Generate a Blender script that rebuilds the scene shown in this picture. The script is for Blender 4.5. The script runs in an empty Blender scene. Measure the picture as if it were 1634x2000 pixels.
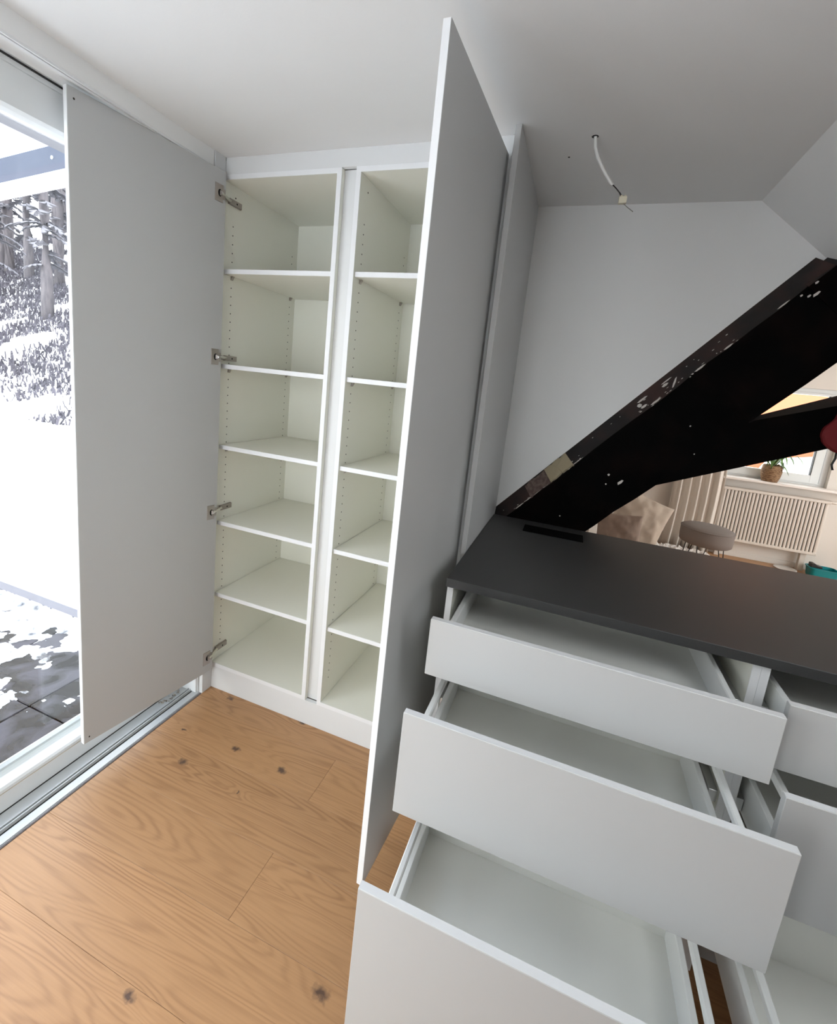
import bpy, bmesh, math, random
from mathutils import Vector, Matrix, noise as mnoise
random.seed(7)
sc = bpy.context.scene
COL = sc.collection

# ------------------------------------------------------------------ camera
cam = bpy.data.cameras.new('camera')
co = bpy.data.objects.new('camera', cam); COL.objects.link(co); sc.camera = co
R = [[0.93346745, 0.34353755, 0.10305566], [0.15594554, -0.13000250, -0.97917329], [-0.32298530, 0.93009747, -0.17492625]]
CP = (1.47414, -1.60576, 1.57934)
co.matrix_world = Matrix(((R[0][0], -R[1][0], -R[2][0], CP[0]), (R[0][1], -R[1][1], -R[2][1], CP[1]),
                          (R[0][2], -R[1][2], -R[2][2], CP[2]), (0, 0, 0, 1)))
cam.sensor_fit = 'AUTO'; cam.sensor_width = 36.0
cam.lens = 880.66 / 2000 * 36.0
cam.shift_x = 16.2 / 2000; cam.shift_y = -93.3 / 2000
cam.clip_start = 0.02; cam.clip_end = 300

# ------------------------------------------------------------------ sky, portals, exposure
w = bpy.data.worlds.new('overcast_sky'); sc.world = w; w.use_nodes = True
nt = w.node_tree; bg = nt.nodes['Background']
tc = nt.nodes.new('ShaderNodeTexCoord'); sep = nt.nodes.new('ShaderNodeSeparateXYZ'); rp = nt.nodes.new('ShaderNodeValToRGB')
nt.links.new(tc.outputs['Generated'], sep.inputs[0]); nt.links.new(sep.outputs['Z'], rp.inputs[0]); nt.links.new(rp.outputs[0], bg.inputs[0])
rp.color_ramp.elements[0].position = 0.0; rp.color_ramp.elements[0].color = (0.93, 0.92, 0.91, 1)
rp.color_ramp.elements[1].position = 0.7; rp.color_ramp.elements[1].color = (0.89, 0.905, 0.925, 1)
bg.inputs[1].default_value = 4.6
def portal(name, loc, rot, sx, sy):
    l = bpy.data.lights.new(name, 'AREA'); l.shape = 'RECTANGLE'; l.size = sx; l.size_y = sy
    o = bpy.data.objects.new(name, l); COL.objects.link(o); o.location = loc; o.rotation_euler = rot
    l.cycles.is_portal = True
portal('window_portal', (-0.22, -1.45, 1.12), (0, -math.pi / 2, 0), 2.2, 2.75)
portal('window_portal', (0.60, -2.97, 1.12), (math.pi / 2, 0, 0), 1.1, 2.1)
portal('window_portal', (2.013 + 0.79 * 0.7655 + 0.14 * 0.6434, -1.21, 2.4 - 0.79 * 0.6434 + 0.14 * 0.7655), (0, math.radians(40.05), 0), 0.98, 0.78)
portal('window_portal', (5.72, 2.3, 1.25), (0, math.pi / 2, 0), 1.9, 2.8)
portal('window_portal', (3.67, 4.60, 1.43), (-math.pi / 2, 0, 0), 1.0, 1.0)
vs = sc.view_settings
vs.view_transform = 'Standard'; vs.look = 'None'; vs.gamma = 1.0; vs.use_curve_mapping = False
vs.exposure = 0.62

# ------------------------------------------------------------------ helpers
WL = {}          # world origin of every parent
def tag(o, label=None, cat=None, group=None, kind=None):
    if label: o['label'] = label
    if cat: o['category'] = cat
    if group: o['group'] = group
    if kind: o['kind'] = kind
    return o
def place(o, wl, parent):
    COL.objects.link(o)
    WL[o.name] = Vector(wl)
    if parent is not None:
        o.parent = parent; o.location = Vector(wl) - WL[parent.name]
    else:
        o.location = wl
    return o
def empty(name, loc, label=None, cat=None, group=None, kind=None):
    o = bpy.data.objects.new(name, None); o.empty_display_size = 0.05
    place(o, loc, None); return tag(o, label, cat, group, kind)
def mesh_obj(name, verts, faces, mat, parent=None, smooth=False, origin=None, bevel=0.0, mats=None, fmi=None):
    vs_ = [Vector(v) for v in verts]
    if origin is None:
        mn = Vector([min(v[i] for v in vs_) for i in range(3)]); mx = Vector([max(v[i] for v in vs_) for i in range(3)])
        origin = (mn + mx) / 2
    origin = Vector(origin)
    me = bpy.data.meshes.new(name); me.from_pydata([v - origin for v in vs_], [], faces)
    for m in (mats or [mat]): me.materials.append(m)
    if fmi: me.polygons.foreach_set('material_index', fmi)
    bm = bmesh.new(); bm.from_mesh(me); bmesh.ops.recalc_face_normals(bm, faces=bm.faces)
    if bevel > 0:
        bmesh.ops.bevel(bm, geom=list(bm.edges), offset=bevel, segments=1, affect='EDGES', clamp_overlap=True)
    bm.to_mesh(me); bm.free()
    if smooth: me.polygons.foreach_set('use_smooth', [True] * len(me.polygons))
    me.update()
    return place(bpy.data.objects.new(name, me), origin, parent)
BF = [(0, 1, 3, 2), (4, 6, 7, 5), (0, 4, 5, 1), (2, 3, 7, 6), (0, 2, 6, 4), (1, 5, 7, 3)]
BOXC = {}
def box(name, x0, x1, y0, y1, z0, z1, mat, parent=None, bevel=0.001):
    c = Vector(((x0 + x1) / 2, (y0 + y1) / 2, (z0 + z1) / 2))
    key = (round(x1 - x0, 5), round(y1 - y0, 5), round(z1 - z0, 5), mat.name, bevel)
    if key in BOXC:
        return place(bpy.data.objects.new(name, BOXC[key]), c, parent)
    v = [(x, y, z) for x in (x0, x1) for y in (y0, y1) for z in (z0, z1)]
    o = mesh_obj(name, v, BF, mat, parent, bevel=bevel, origin=c)
    BOXC[key] = o.data
    return o
def boxes(name, lst, mat, parent=None, bevel=0.0, T=None):
    v, f = [], []
    for (x0, x1, y0, y1, z0, z1) in lst:
        b = len(v)
        v += [(x, y, z) for x in (x0, x1) for y in (y0, y1) for z in (z0, z1)]
        f += [tuple(b + i for i in q) for q in BF]
    if T: v = [T(p) for p in v]
    return mesh_obj(name, v, f, mat, parent, bevel=bevel)
def prism(name, prof, axis, a0, a1, mat, parent=None, bevel=0.0, smooth=False):
    """extrude a 2-D profile along an axis: 'y' profile is (x,z), 'x' profile is (y,z), 'z' profile is (x,y)"""
    def P(p, a):
        return {'y': (p[0], a, p[1]), 'x': (a, p[0], p[1]), 'z': (p[0], p[1], a)}[axis]
    n = len(prof); v = [P(p, a0) for p in prof] + [P(p, a1) for p in prof]
    f = [tuple(range(n)), tuple(range(2 * n - 1, n - 1, -1))] + [(i, (i + 1) % n, n + (i + 1) % n, n + i) for i in range(n)]
    return mesh_obj(name, v, f, mat, parent, bevel=bevel, smooth=smooth)
def tube_vf(pts, rad, seg=8, v=None, f=None):
    v = [] if v is None else v; f = [] if f is None else f
    pts = [Vector(p) for p in pts]; b = len(v); n = len(pts)
    rads = rad if isinstance(rad, (list, tuple)) else [rad] * n
    up = Vector((0, 0, 1))
    for i, p in enumerate(pts):
        d = (pts[min(i + 1, n - 1)] - pts[max(i - 1, 0)]).normalized()
        a = d.cross(up)
        if a.length < 1e-3: a = d.cross(Vector((1, 0, 0)))
        a.normalize(); c = d.cross(a)
        for k in range(seg):
            t = 2 * math.pi * k / seg
            v.append(p + (a * math.cos(t) + c * math.sin(t)) * rads[i])
    for i in range(n - 1):
        for k in range(seg):
            f.append((b + i * seg + k, b + i * seg + (k + 1) % seg, b + (i + 1) * seg + (k + 1) % seg, b + (i + 1) * seg + k))
    f.append(tuple(b + k for k in range(seg))); f.append(tuple(b + (n - 1) * seg + k for k in reversed(range(seg))))
    return v, f
def tube(name, pts, rad, mat, parent=None, seg=8, smooth=True):
    v, f = tube_vf(pts, rad, seg)
    return mesh_obj(name, v, f, mat, parent, smooth=smooth)
def lathe(name, prof, c, mat, parent=None, seg=24, smooth=True, sx=1.0, sy=1.0):
    v, f = [], []; n = len(prof)
    for r, z in prof:
        for k in range(seg):
            t = 2 * math.pi * k / seg; v.append((c[0] + sx * r * math.cos(t), c[1] + sy * r * math.sin(t), c[2] + z))
    for i in range(n - 1):
        for k in range(seg):
            f.append((i * seg + k, i * seg + (k + 1) % seg, (i + 1) * seg + (k + 1) % seg, (i + 1) * seg + k))
    f.append(tuple(range(seg))); f.append(tuple((n - 1) * seg + k for k in reversed(range(seg))))
    return mesh_obj(name, v, f, mat, parent, smooth=smooth)

# ------------------------------------------------------------------ materials
def M(name, col, rough=0.5, spec=0.5, metal=0.0, noise=None, bump=None):
    """noise=(scale, amount) fine value variation; bump=(scale, strength)"""
    m = bpy.data.materials.new(name); m.use_nodes = True
    nt = m.node_tree; b = nt.nodes['Principled BSDF']
    b.inputs['Base Color'].default_value = (*col, 1); b.inputs['Roughness'].default_value = rough
    b.inputs['Metallic'].default_value = metal; b.inputs['Specular IOR Level'].default_value = spec
    if noise or bump:
        t = nt.nodes.new('ShaderNodeTexCoord')
    if noise:
        n = nt.nodes.new('ShaderNodeTexNoise'); n.inputs['Scale'].default_value = noise[0]; n.inputs['Detail'].default_value = 3
        nt.links.new(t.outputs['Object'], n.inputs['Vector'])
        mx = nt.nodes.new('ShaderNodeMix'); mx.data_type = 'RGBA'
        lo = tuple(c * (1 - noise[1]) for c in col); hi = tuple(min(1, c * (1 + noise[1])) for c in col)
        mx.inputs[6].default_value = (*lo, 1); mx.inputs[7].default_value = (*hi, 1)
        nt.links.new(n.outputs['Fac'], mx.inputs[0]); nt.links.new(mx.outputs[2], b.inputs['Base Color'])
    if bump:
        n2 = nt.nodes.new('ShaderNodeTexNoise'); n2.inputs['Scale'].default_value = bump[0]; n2.inputs['Detail'].default_value = 4
        nt.links.new(t.outputs['Object'], n2.inputs['Vector'])
        bp = nt.nodes.new('ShaderNodeBump'); bp.inputs['Strength'].default_value = bump[1]; bp.inputs['Distance'].default_value = 0.002
        nt.links.new(n2.outputs['Fac'], bp.inputs['Height']); nt.links.new(bp.outputs[0], b.inputs['Normal'])
    return m
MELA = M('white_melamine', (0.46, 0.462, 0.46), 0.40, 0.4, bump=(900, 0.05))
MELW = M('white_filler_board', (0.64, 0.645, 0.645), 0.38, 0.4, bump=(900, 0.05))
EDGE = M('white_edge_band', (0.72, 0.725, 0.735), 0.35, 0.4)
CREAM = M('cream_melamine', (0.87, 0.865, 0.78), 0.42, 0.4, bump=(900, 0.05))
PAINT = M('white_wall_paint', (0.78, 0.78, 0.775), 0.9, 0.2, noise=(2.5, 0.015), bump=(160, 0.08))
WARMP = M('warm_wall_paint', (0.74, 0.69, 0.64), 0.9, 0.2, bump=(160, 0.08))
WORKT = M('anthracite_laminate', (0.036, 0.036, 0.036), 0.48, 0.45, noise=(700, 0.35))
STEEL = M('nickel_steel', (0.42, 0.38, 0.36), 0.32, 0.5, metal=1.0)
STEELB = M('bright_steel', (0.75, 0.74, 0.72), 0.2, 0.5, metal=1.0)
BLACKM = M('dark_hollow', (0.012, 0.012, 0.012), 0.7, 0.2)
GREYH = M('peg_hole_shade', (0.03, 0.028, 0.025), 0.8, 0.1)
PVC = M('white_pvc', (0.72, 0.74, 0.745), 0.3, 0.5)
ALU = M('brushed_aluminium', (0.66, 0.67, 0.68), 0.3, 0.5, metal=0.7)
SEAL = M('dark_seal_and_shade', (0.02, 0.02, 0.02), 0.6, 0.3)
DRAWM = M('white_drawer_steel', (0.80, 0.81, 0.80), 0.35, 0.45)
DRAWI = M('drawer_base_grey', (0.86, 0.86, 0.82), 0.5, 0.3)

def glass_mat(name, tint=(1, 1, 1)):
    m = bpy.data.materials.new(name); m.use_nodes = True; nt = m.node_tree
    nt.nodes.remove(nt.nodes['Principled BSDF'])
    tr = nt.nodes.new('ShaderNodeBsdfTransparent'); tr.inputs[0].default_value = (*tint, 1)
    gl = nt.nodes.new('ShaderNodeBsdfGlossy'); gl.inputs['Roughness'].default_value = 0.02
    lw = nt.nodes.new('ShaderNodeLayerWeight'); lw.inputs[0].default_value = 0.5
    pw = nt.nodes.new('ShaderNodeMath'); pw.operation = 'POWER'; pw.inputs[1].default_value = 5.0
    fr = nt.nodes.new('ShaderNodeMath'); fr.operation = 'MULTIPLY_ADD'; fr.inputs[1].default_value = 0.45; fr.inputs[2].default_value = 0.03
    nt.links.new(lw.outputs['Facing'], pw.inputs[0]); nt.links.new(pw.outputs[0], fr.inputs[0])
    mx = nt.nodes.new('ShaderNodeMixShader')
    nt.links.new(fr.outputs[0], mx.inputs[0]); nt.links.new(tr.outputs[0], mx.inputs[1]); nt.links.new(gl.outputs[0], mx.inputs[2])
    nt.links.new(mx.outputs[0], nt.nodes['Material Output'].inputs[0])
    return m
GLASS = glass_mat('window_glass', (0.97, 0.985, 0.98))

KNOTS = [(1.094, -0.773, 1.25), (0.658, -0.968, 0.85), (0.225, -0.392, 1.0), (0.362, -0.249, 0.9), (0.597, -0.254, 1.1), (0.138, -0.026, 0.9), (0.523, 0.002, 0.8), (0.098, -0.263, 0.5), (0.510, -0.404, 0.35), (0.80, -1.35, 1.2), (0.30, -1.62, 1.0), (1.9, -1.9, 1.2), (2.5, -1.2, 1.0)]
def oak():
    m = bpy.data.materials.new('oak_plank'); m.use_nodes = True; nt = m.node_tree; L = nt.links.new
    b = nt.nodes['Principled BSDF']
    def N(t, **k):
        n = nt.nodes.new(t)
        for a, v in k.items(): setattr(n, a, v)
        return n
    def math_(op, a, c=None, d=None):
        n = N('ShaderNodeMath', operation=op)
        for i, x in enumerate((a, c, d)):
            if x is None: continue
            if hasattr(x, 'links'): L(x, n.inputs[i])
            else: n.inputs[i].default_value = x
        return n.outputs[0]
    t = N('ShaderNodeTexCoord'); oi = N('ShaderNodeObjectInfo')
    off = N('ShaderNodeVectorMath', operation='SCALE'); off.inputs[0].default_value = (31.0, 17.0, 5.0); L(oi.outputs['Random'], off.inputs[3])
    add = N('ShaderNodeVectorMath', operation='ADD'); L(t.outputs['Object'], add.inputs[0]); L(off.outputs[0], add.inputs[1])
    # knots at their places in the boards
    geo = N('ShaderNodeNewGeometry')
    nk = N('ShaderNodeTexNoise'); nk.inputs['Scale'].default_value = 55.0; nk.inputs['Detail'].default_value = 3.0; L(geo.outputs['Position'], nk.inputs['Vector'])
    wob = N('ShaderNodeVectorMath', operation='MULTIPLY_ADD'); L(nk.outputs['Color'], wob.inputs[0]); wob.inputs[1].default_value = (0.040, 0.030, 0); wob.inputs[2].default_value = (-0.020, -0.015, 0)
    pos = N('ShaderNodeVectorMath', operation='ADD'); L(geo.outputs['Position'], pos.inputs[0]); L(wob.outputs[0], pos.inputs[1])
    best = None; far = None
    for kx, ky, ks in KNOTS:
        for src, which in ((pos, 0), (geo, 1)):
            sub = N('ShaderNodeVectorMath', operation='SUBTRACT'); L(src.outputs[0], sub.inputs[0]); sub.inputs[1].default_value = (kx, ky, 0)
            scl = N('ShaderNodeVectorMath', operation='MULTIPLY'); L(sub.outputs[0], scl.inputs[0]); scl.inputs[1].default_value = (0.62 / ks, 1.0 / ks, 0)
            ln_ = N('ShaderNodeVectorMath', operation='LENGTH'); L(scl.outputs[0], ln_.inputs[0]); o = ln_.outputs['Value']
            if which == 0: best = o if best is None else math_('MINIMUM', best, o)
            else: far = o if far is None else math_('MINIMUM', far, o)
    bulge = math_('POWER', 2.718, math_('MULTIPLY', math_('MULTIPLY', far, far), -260.0))
    # cathedral contour grain
    mg = N('ShaderNodeMapping'); mg.inputs['Scale'].default_value = (0.55, 6.4, 0.0); L(add.outputs[0], mg.inputs[0])
    n1 = N('ShaderNodeTexNoise'); n1.inputs['Scale'].default_value = 1.15; n1.inputs['Detail'].default_value = 2.2; n1.inputs['Roughness'].default_value = 0.42; n1.inputs['Distortion'].default_value = 0.35
    L(mg.outputs[0], n1.inputs['Vector'])
    hgt = math_('ADD', n1.outputs['Fac'], math_('MULTIPLY', bulge, 0.05))
    ring = math_('SINE', math_('MULTIPLY', hgt, 215.0))
    ring = math_('POWER', math_('MULTIPLY_ADD', ring, 0.5, 0.5), 2.2)
    mf = N('ShaderNodeMapping'); mf.inputs['Scale'].default_value = (5.0, 190.0, 1.0); L(add.outputs[0], mf.inputs[0])
    n2 = N('ShaderNodeTexNoise'); n2.inputs['Scale'].default_value = 1.0; n2.inputs['Detail'].default_value = 2.0; L(mf.outputs[0], n2.inputs['Vector'])
    n3 = N('ShaderNodeTexNoise'); n3.inputs['Scale'].default_value = 2.3; n3.inputs['Detail'].default_value = 2.0; L(mg.outputs[0], n3.inputs['Vector'])
    amt = math_('MULTIPLY', ring, math_('MULTIPLY_ADD', n3.outputs['Fac'], 1.5, -0.36))
    amt = math_('ADD', amt, math_('MULTIPLY_ADD', n2.outputs['Fac'], 0.7, -0.28))
    mx = N('ShaderNodeMix', data_type='RGBA'); mx.clamp_factor = True
    mx.inputs[6].default_value = (0.47, 0.258, 0.122, 1); mx.inputs[7].default_value = (0.285, 0.140, 0.062, 1)
    L(amt, mx.inputs[0])
    hs = N('ShaderNodeHueSaturation'); L(mx.outputs[2], hs.inputs['Color'])
    L(math_('MULTIPLY_ADD', oi.outputs['Random'], 0.16, 0.92), hs.inputs['Value'])
    kn = N('ShaderNodeMapRange'); kn.inputs[1].default_value = 0.004; kn.inputs[2].default_value = 0.016; kn.inputs[3].default_value = 0.9; kn.inputs[4].default_value = 0.0
    L(best, kn.inputs[0])
    mx2 = N('ShaderNodeMix', data_type='RGBA'); mx2.inputs[7].default_value = (0.075, 0.045, 0.035, 1)
    L(kn.outputs[0], mx2.inputs[0]); L(hs.outputs[0], mx2.inputs[6]); L(mx2.outputs[2], b.inputs['Base Color'])
    b.inputs['Roughness'].default_value = 0.42; b.inputs['Specular IOR Level'].default_value = 0.45
    bp = N('ShaderNodeBump'); bp.inputs['Strength'].default_value = 0.25; bp.inputs['Distance'].default_value = 0.0006
    L(math_('MULTIPLY', amt, -1.0), bp.inputs['Height']); L(bp.outputs[0], b.inputs['Normal'])
    return m
OAK = oak()
SUBF = M('dark_plank_gap', (0.12, 0.07, 0.04), 0.8)

def mix_noise(name, c0, c1, scale, lo, hi, rough=(0.6, 0.6), detail=6, stretch=(1, 1, 1), bump=0.0, dist=0.0):
    m = bpy.data.materials.new(name); m.use_nodes = True; nt = m.node_tree; b = nt.nodes['Principled BSDF']
    t = nt.nodes.new('ShaderNodeTexCoord'); mp = nt.nodes.new('ShaderNodeMapping'); mp.inputs['Scale'].default_value = stretch
    n = nt.nodes.new('ShaderNodeTexNoise'); n.inputs['Scale'].default_value = scale; n.inputs['Detail'].default_value = detail; n.inputs['Distortion'].default_value = dist
    nt.links.new(t.outputs['Object'], mp.inputs[0]); nt.links.new(mp.outputs[0], n.inputs['Vector'])
    mr = nt.nodes.new('ShaderNodeMapRange'); mr.inputs[1].default_value = lo; mr.inputs[2].default_value = hi
    nt.links.new(n.outputs['Fac'], mr.inputs[0])
    mx = nt.nodes.new('ShaderNodeMix'); mx.data_type = 'RGBA'; mx.inputs[6].default_value = (*c0, 1); mx.inputs[7].default_value = (*c1, 1)
    nt.links.new(mr.outputs[0], mx.inputs[0]); nt.links.new(mx.outputs[2], b.inputs['Base Color'])
    mr2 = nt.nodes.new('ShaderNodeMapRange'); mr2.inputs[3].default_value = rough[0]; mr2.inputs[4].default_value = rough[1]
    nt.links.new(mr.outputs[0], mr2.inputs[0]); nt.links.new(mr2.outputs[0], b.inputs['Roughness'])
    if bump:
        bp = nt.nodes.new('ShaderNodeBump'); bp.inputs['Strength'].default_value = bump; bp.inputs['Distance'].default_value = 0.02
        nt.links.new(n.outputs['Fac'], bp.inputs['Height']); nt.links.new(bp.outputs[0], b.inputs['Normal'])
    return m
BEAMF = mix_noise('tarred_timber', (0.0012, 0.0011, 0.0011), (0.006, 0.003, 0.0025), 9, 0.45, 0.75, (0.8, 0.8), stretch=(1, 1, 1), bump=0.15)
BEAMF.node_tree.nodes['Principled BSDF'].inputs['Specular IOR Level'].default_value = 0.06
BEAMT = mix_noise('worn_timber_top', (0.007, 0.005, 0.005), (0.045, 0.022, 0.018), 7, 0.42, 0.62, (0.6, 0.8), bump=0.2)
PLASTER = M('plaster_fleck', (0.62, 0.58, 0.54), 0.9)
FOAM = M('old_mounting_foam', (0.36, 0.30, 0.20), 0.95, bump=(60, 0.6))
BPATCH = mix_noise('scuffed_brown_paint', (0.10, 0.062, 0.055), (0.17, 0.12, 0.10), 60, 0.4, 0.6)
SNOW = M('snow', (0.86, 0.88, 0.92), 0.85, 0.2, bump=(14, 0.3))

# ------------------------------------------------------------------ room shell
T = 0.019
ZC = 2.4
WX = -0.010                      # inner face of the glazed left side
# floor with planks along X
fl = box('floor', -0.008, 3.30, -2.86, 0.60, -0.06, -0.0125, SUBF, None, 0); tag(fl, kind='structure')
rows = [0.0949 + 0.2090 * i for i in range(3)][::-1] + [0.0949 - 0.2090 * i for i in range(1, 22)]
rj = random.Random(3)
for i, yt in enumerate(rows):
    y1 = min(yt, 0.60); y0 = max(yt - 0.2090, -2.86)
    if y1 - y0 < 0.02: continue
    k = round((0.0949 - yt) / 0.2090)
    if k == 1 or k == 3: cuts = [0.765, 2.95]
    elif k == 0: cuts = [1.62]
    elif k == 2: cuts = [-0.9 + 2.2]
    elif k == 4: cuts = [1.75]
    elif k == 5: cuts = [2.4]
    elif k == 6: cuts = [1.4]
    else:
        s = rj.uniform(0.1, 2.1); cuts = [s, s + 2.2]
    xs = [-0.008] + [c for c in cuts if 0.15 < c < 3.15] + [3.30]
    for a, c in zip(xs[:-1], xs[1:]):
        box('plank', a + 0.0003, c - 0.0003, y0 + 0.0003, y1 - 0.0003, -0.0125, 0.0, OAK, fl, 0.0006)
# ceiling and roof slope
tag(prism('ceiling', [(-0.42, 2.4), (2.013, 2.4), (2.013, 2.5), (-0.42, 2.5)], 'y', -2.95, 0.74, PAINT), kind='structure')
cs_, sn_ = 0.7655, 0.6434
def slope(p):                   # (run down the slope, y, outward) -> world
    return (2.013 + p[0] * cs_ + p[2] * sn_, p[1], 2.4 - p[0] * sn_ + p[2] * cs_)
SKA, SKB, SKY0, SKY1 = 0.30, 1.28, -1.60, -0.82      # opening of an unseen skylight, added to light the drawers from above
tag(boxes('wall_slope', [(0, 1.838, -2.95, SKY0, 0, 0.12), (0, 1.838, SKY1, 0.74, 0, 0.12), (0, SKA, SKY0, SKY1, 0, 0.12), (SKB, 1.838, SKY0, SKY1, 0, 0.12)], PAINT, T=slope), kind='structure')
w5 = empty('added_skylight', slope((0.8, -1.1, 0.05)), kind='structure')
boxes('frame', [(SKA, SKB, SKY0, SKY0 + 0.06, 0.05, 0.13), (SKA, SKB, SKY1 - 0.06, SKY1, 0.05, 0.13), (SKA, SKA + 0.06, SKY0 + 0.06, SKY1 - 0.06, 0.05, 0.13), (SKB - 0.06, SKB, SKY0 + 0.06, SKY1 - 0.06, 0.05, 0.13)], PVC, w5, 0.002, T=slope)
boxes('pane', [(SKA + 0.06, SKB - 0.06, SKY0 + 0.06, SKY1 - 0.06, 0.09, 0.096)], GLASS, w5, 0, T=slope)
tag(box('wall_right', 3.30, 3.40, -2.95, 0.74, -0.05, 1.33, PAINT, None, 0), kind='structure')
tag(boxes('wall_rear', [(-0.42, 0.05, -2.95, -2.85, -0.05, 2.5), (1.15, 3.40, -2.95, -2.85, -0.05, 2.5), (0.05, 1.15, -2.95, -2.85, 2.17, 2.5), (0.05, 1.15, -2.95, -2.85, -0.05, 0.06), (1.15, 1.25, -2.85, -2.05, -0.05, 2.4)], PAINT), kind='structure')  # last box: unseen stub wall added to keep rear light off the drawers
wr = empty('added_rear_window', (0.6, -2.90, 0.06), kind='structure')  # unseen window added to throw light into the shelves
boxes('frame', [(0.05, 0.12, -2.93, -2.87, 0.06, 2.17), (1.08, 1.15, -2.93, -2.87, 0.06, 2.17), (0.12, 1.08, -2.93, -2.87, 0.06, 0.13), (0.12, 1.08, -2.93, -2.87, 2.10, 2.17)], PVC, wr, 0.002)
for a, c in ((0.12, 1.08),):
    box('pane', a, c, -2.903, -2.897, 0.13, 2.10, GLASS, wr, 0)
# partition wall: full height behind the wardrobe, above the diagonal beam on the right
cb, sb = 0.6653, 0.7466
def on_line(x, off):           # z on a line parallel to the beam, off = -sb*x + cb*z
    return (off + sb * x) / cb
wp = [(-0.42, -0.05), (1.20, -0.05), (1.20, on_line(1.20, -0.262)), (2.262, on_line(2.262, -0.262)), (2.262, 2.24), (2.06, 2.4), (-0.42, 2.4)]
tag(prism('wall_back', wp, 'y', 0.583, 0.70, PAINT), kind='structure')
# left side: solid end, jambs, wall beyond the glazing
tag(box('wall_left', -0.42, -0.030, -0.060, 0.583, -0.05, 2.4, PAINT, None, 0.0), kind='structure')
tag(box('wall_left.001', -0.42, WX, -2.86, -2.83, -0.05, 2.4, PAINT, None, 0.0), kind='structure')

# glazed sliding wall: head lining, tracks, sash, glass
YA, YB = -2.83, -0.060
tag(prism('trim_1', [(WX, 2.4), (WX, 2.3415), (-0.030, 2.3415), (-0.034, 2.346), (-0.42, 2.346), (-0.42, 2.4)], 'y', YA, YB, PAINT), kind='structure')
ct = prism('trim_2', [(WX - 0.001, 2.3415), (WX - 0.001, 2.3345), (-0.0165, 2.3345), (-0.0165, 2.3395), (-0.020, 2.3395), (-0.020, 2.333), (-0.031, 2.333), (-0.034, 2.3415)], 'y', YA, YB, EDGE)
tag(ct, kind='structure')
win = empty('window_1', (-0.15, -1.8, 0.0), kind='structure')
HX = -0.12
# head frame
prism('head_frame', [(HX, 2.346), (HX, 2.327), (HX - 0.003, 2.325), (HX, 2.323), (HX, 2.222), (HX - 0.012, 2.214), (HX - 0.026, 2.207), (HX - 0.045, 2.207), (HX - 0.045, 2.346)], 'y', YA, YB, PVC, win)
box('head_seal', HX - 0.001, HX + 0.006, YA, YB, 2.3395, 2.346, SEAL, win, 0)
box('head_bead', HX - 0.004, HX + 0.009, YA, YB, 2.343, 2.3475, ALU, win, 0)
prism('outer_head_profile', [(-0.19, 2.262), (-0.30, 2.262), (-0.30, 2.230), (-0.19, 2.230)], 'y', YA, YB + 0.6, M('lavender_grey_paint', (0.075, 0.070, 0.090), 0.5), win)
# sash bottom rail
SX = -0.135
prism('bottom_rail', [(SX, 0.004), (SX, 0.072), (SX - 0.002, 0.0745), (SX, 0.077), (SX, 0.088), (SX - 0.006, 0.096), (SX - 0.040, 0.105), (SX - 0.052, 0.118), (SX - 0.06, 0.118), (SX - 0.06, 0.004)], 'y', YA, YB - 0.01, PVC, win)
box('rail_seam', SX - 0.001, SX + 0.0006, YA, YB - 0.01, 0.0735, 0.0755, M('beige_seam', (0.62, 0.55, 0.44), 0.5), win, 0)
prism('outer_bead', [(SX - 0.052, 0.112), (SX - 0.052, 0.128), (SX - 0.064, 0.136), (SX - 0.078, 0.128), (SX - 0.078, 0.02), (SX - 0.06, 0.02)], 'y', YA, YB - 0.01, ALU, win)
for y in (-1.70, -2.78):
    box('stile', SX - 0.06, SX + 0.0, y - 0.05, y + 0.05, 0.10, 2.21, PVC, win, 0.002)
box('stile', SX - 0.06, SX, YB - 0.14, YB - 0.005, 0.10, 2.21, PVC, win, 0.002)
for a, c in ((-2.73, -1.75), (-1.65, YB - 0.14)):
    box('pane', SX - 0.046, SX - 0.040, a, c, 0.10, 2.21, GLASS, win, 0)
# threshold
th = [(WX, 0.004), (WX - 0.002, 0.0), (-0.020, -0.0005), (-0.021, 0.003), (-0.052, 0.004), (-0.055, -0.004), (-0.061, -0.004), (-0.062, 0.013), (-0.066, 0.013),
      (-0.067, -0.002), (-0.072, -0.002), (-0.073, 0.014), (-0.078, 0.014), (-0.080, 0.002), (-0.132, 0.004), (-0.1335, -0.01), (-0.21, -0.01), (-0.21, -0.06), (WX, -0.06)]
tag(prism('trim_3', th, 'y', YA, YB, M('silver_threshold', (0.50, 0.51, 0.51), 0.38, 0.5, metal=0.2)), kind='structure')
for a, c, zt in ((-0.1352, -0.1318, 0.0065), (-0.0715, -0.0675, 0.004), (-0.0612, -0.0552, 0.0005)):
    box('groove_shade', a, c, YA, YB - 0.012, -0.02, zt, SEAL, win, 0)  # dark strips stand for the shade in the sash gap and rail grooves
tag(box('trim_4', -0.0165, -0.0075, -2.85, YB, -0.05, 0.0012, M('dark_expansion_gap', (0.10, 0.08, 0.085), 0.6), None, 0), kind='structure')
tag(box('trim_5', -0.42, -0.0335, YB - 0.012, YB + 0.001, 0.004, 2.34, M('bright_jamb_white', (0.82, 0.84, 0.85), 0.5), None, 0.001), kind='structure')
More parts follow.
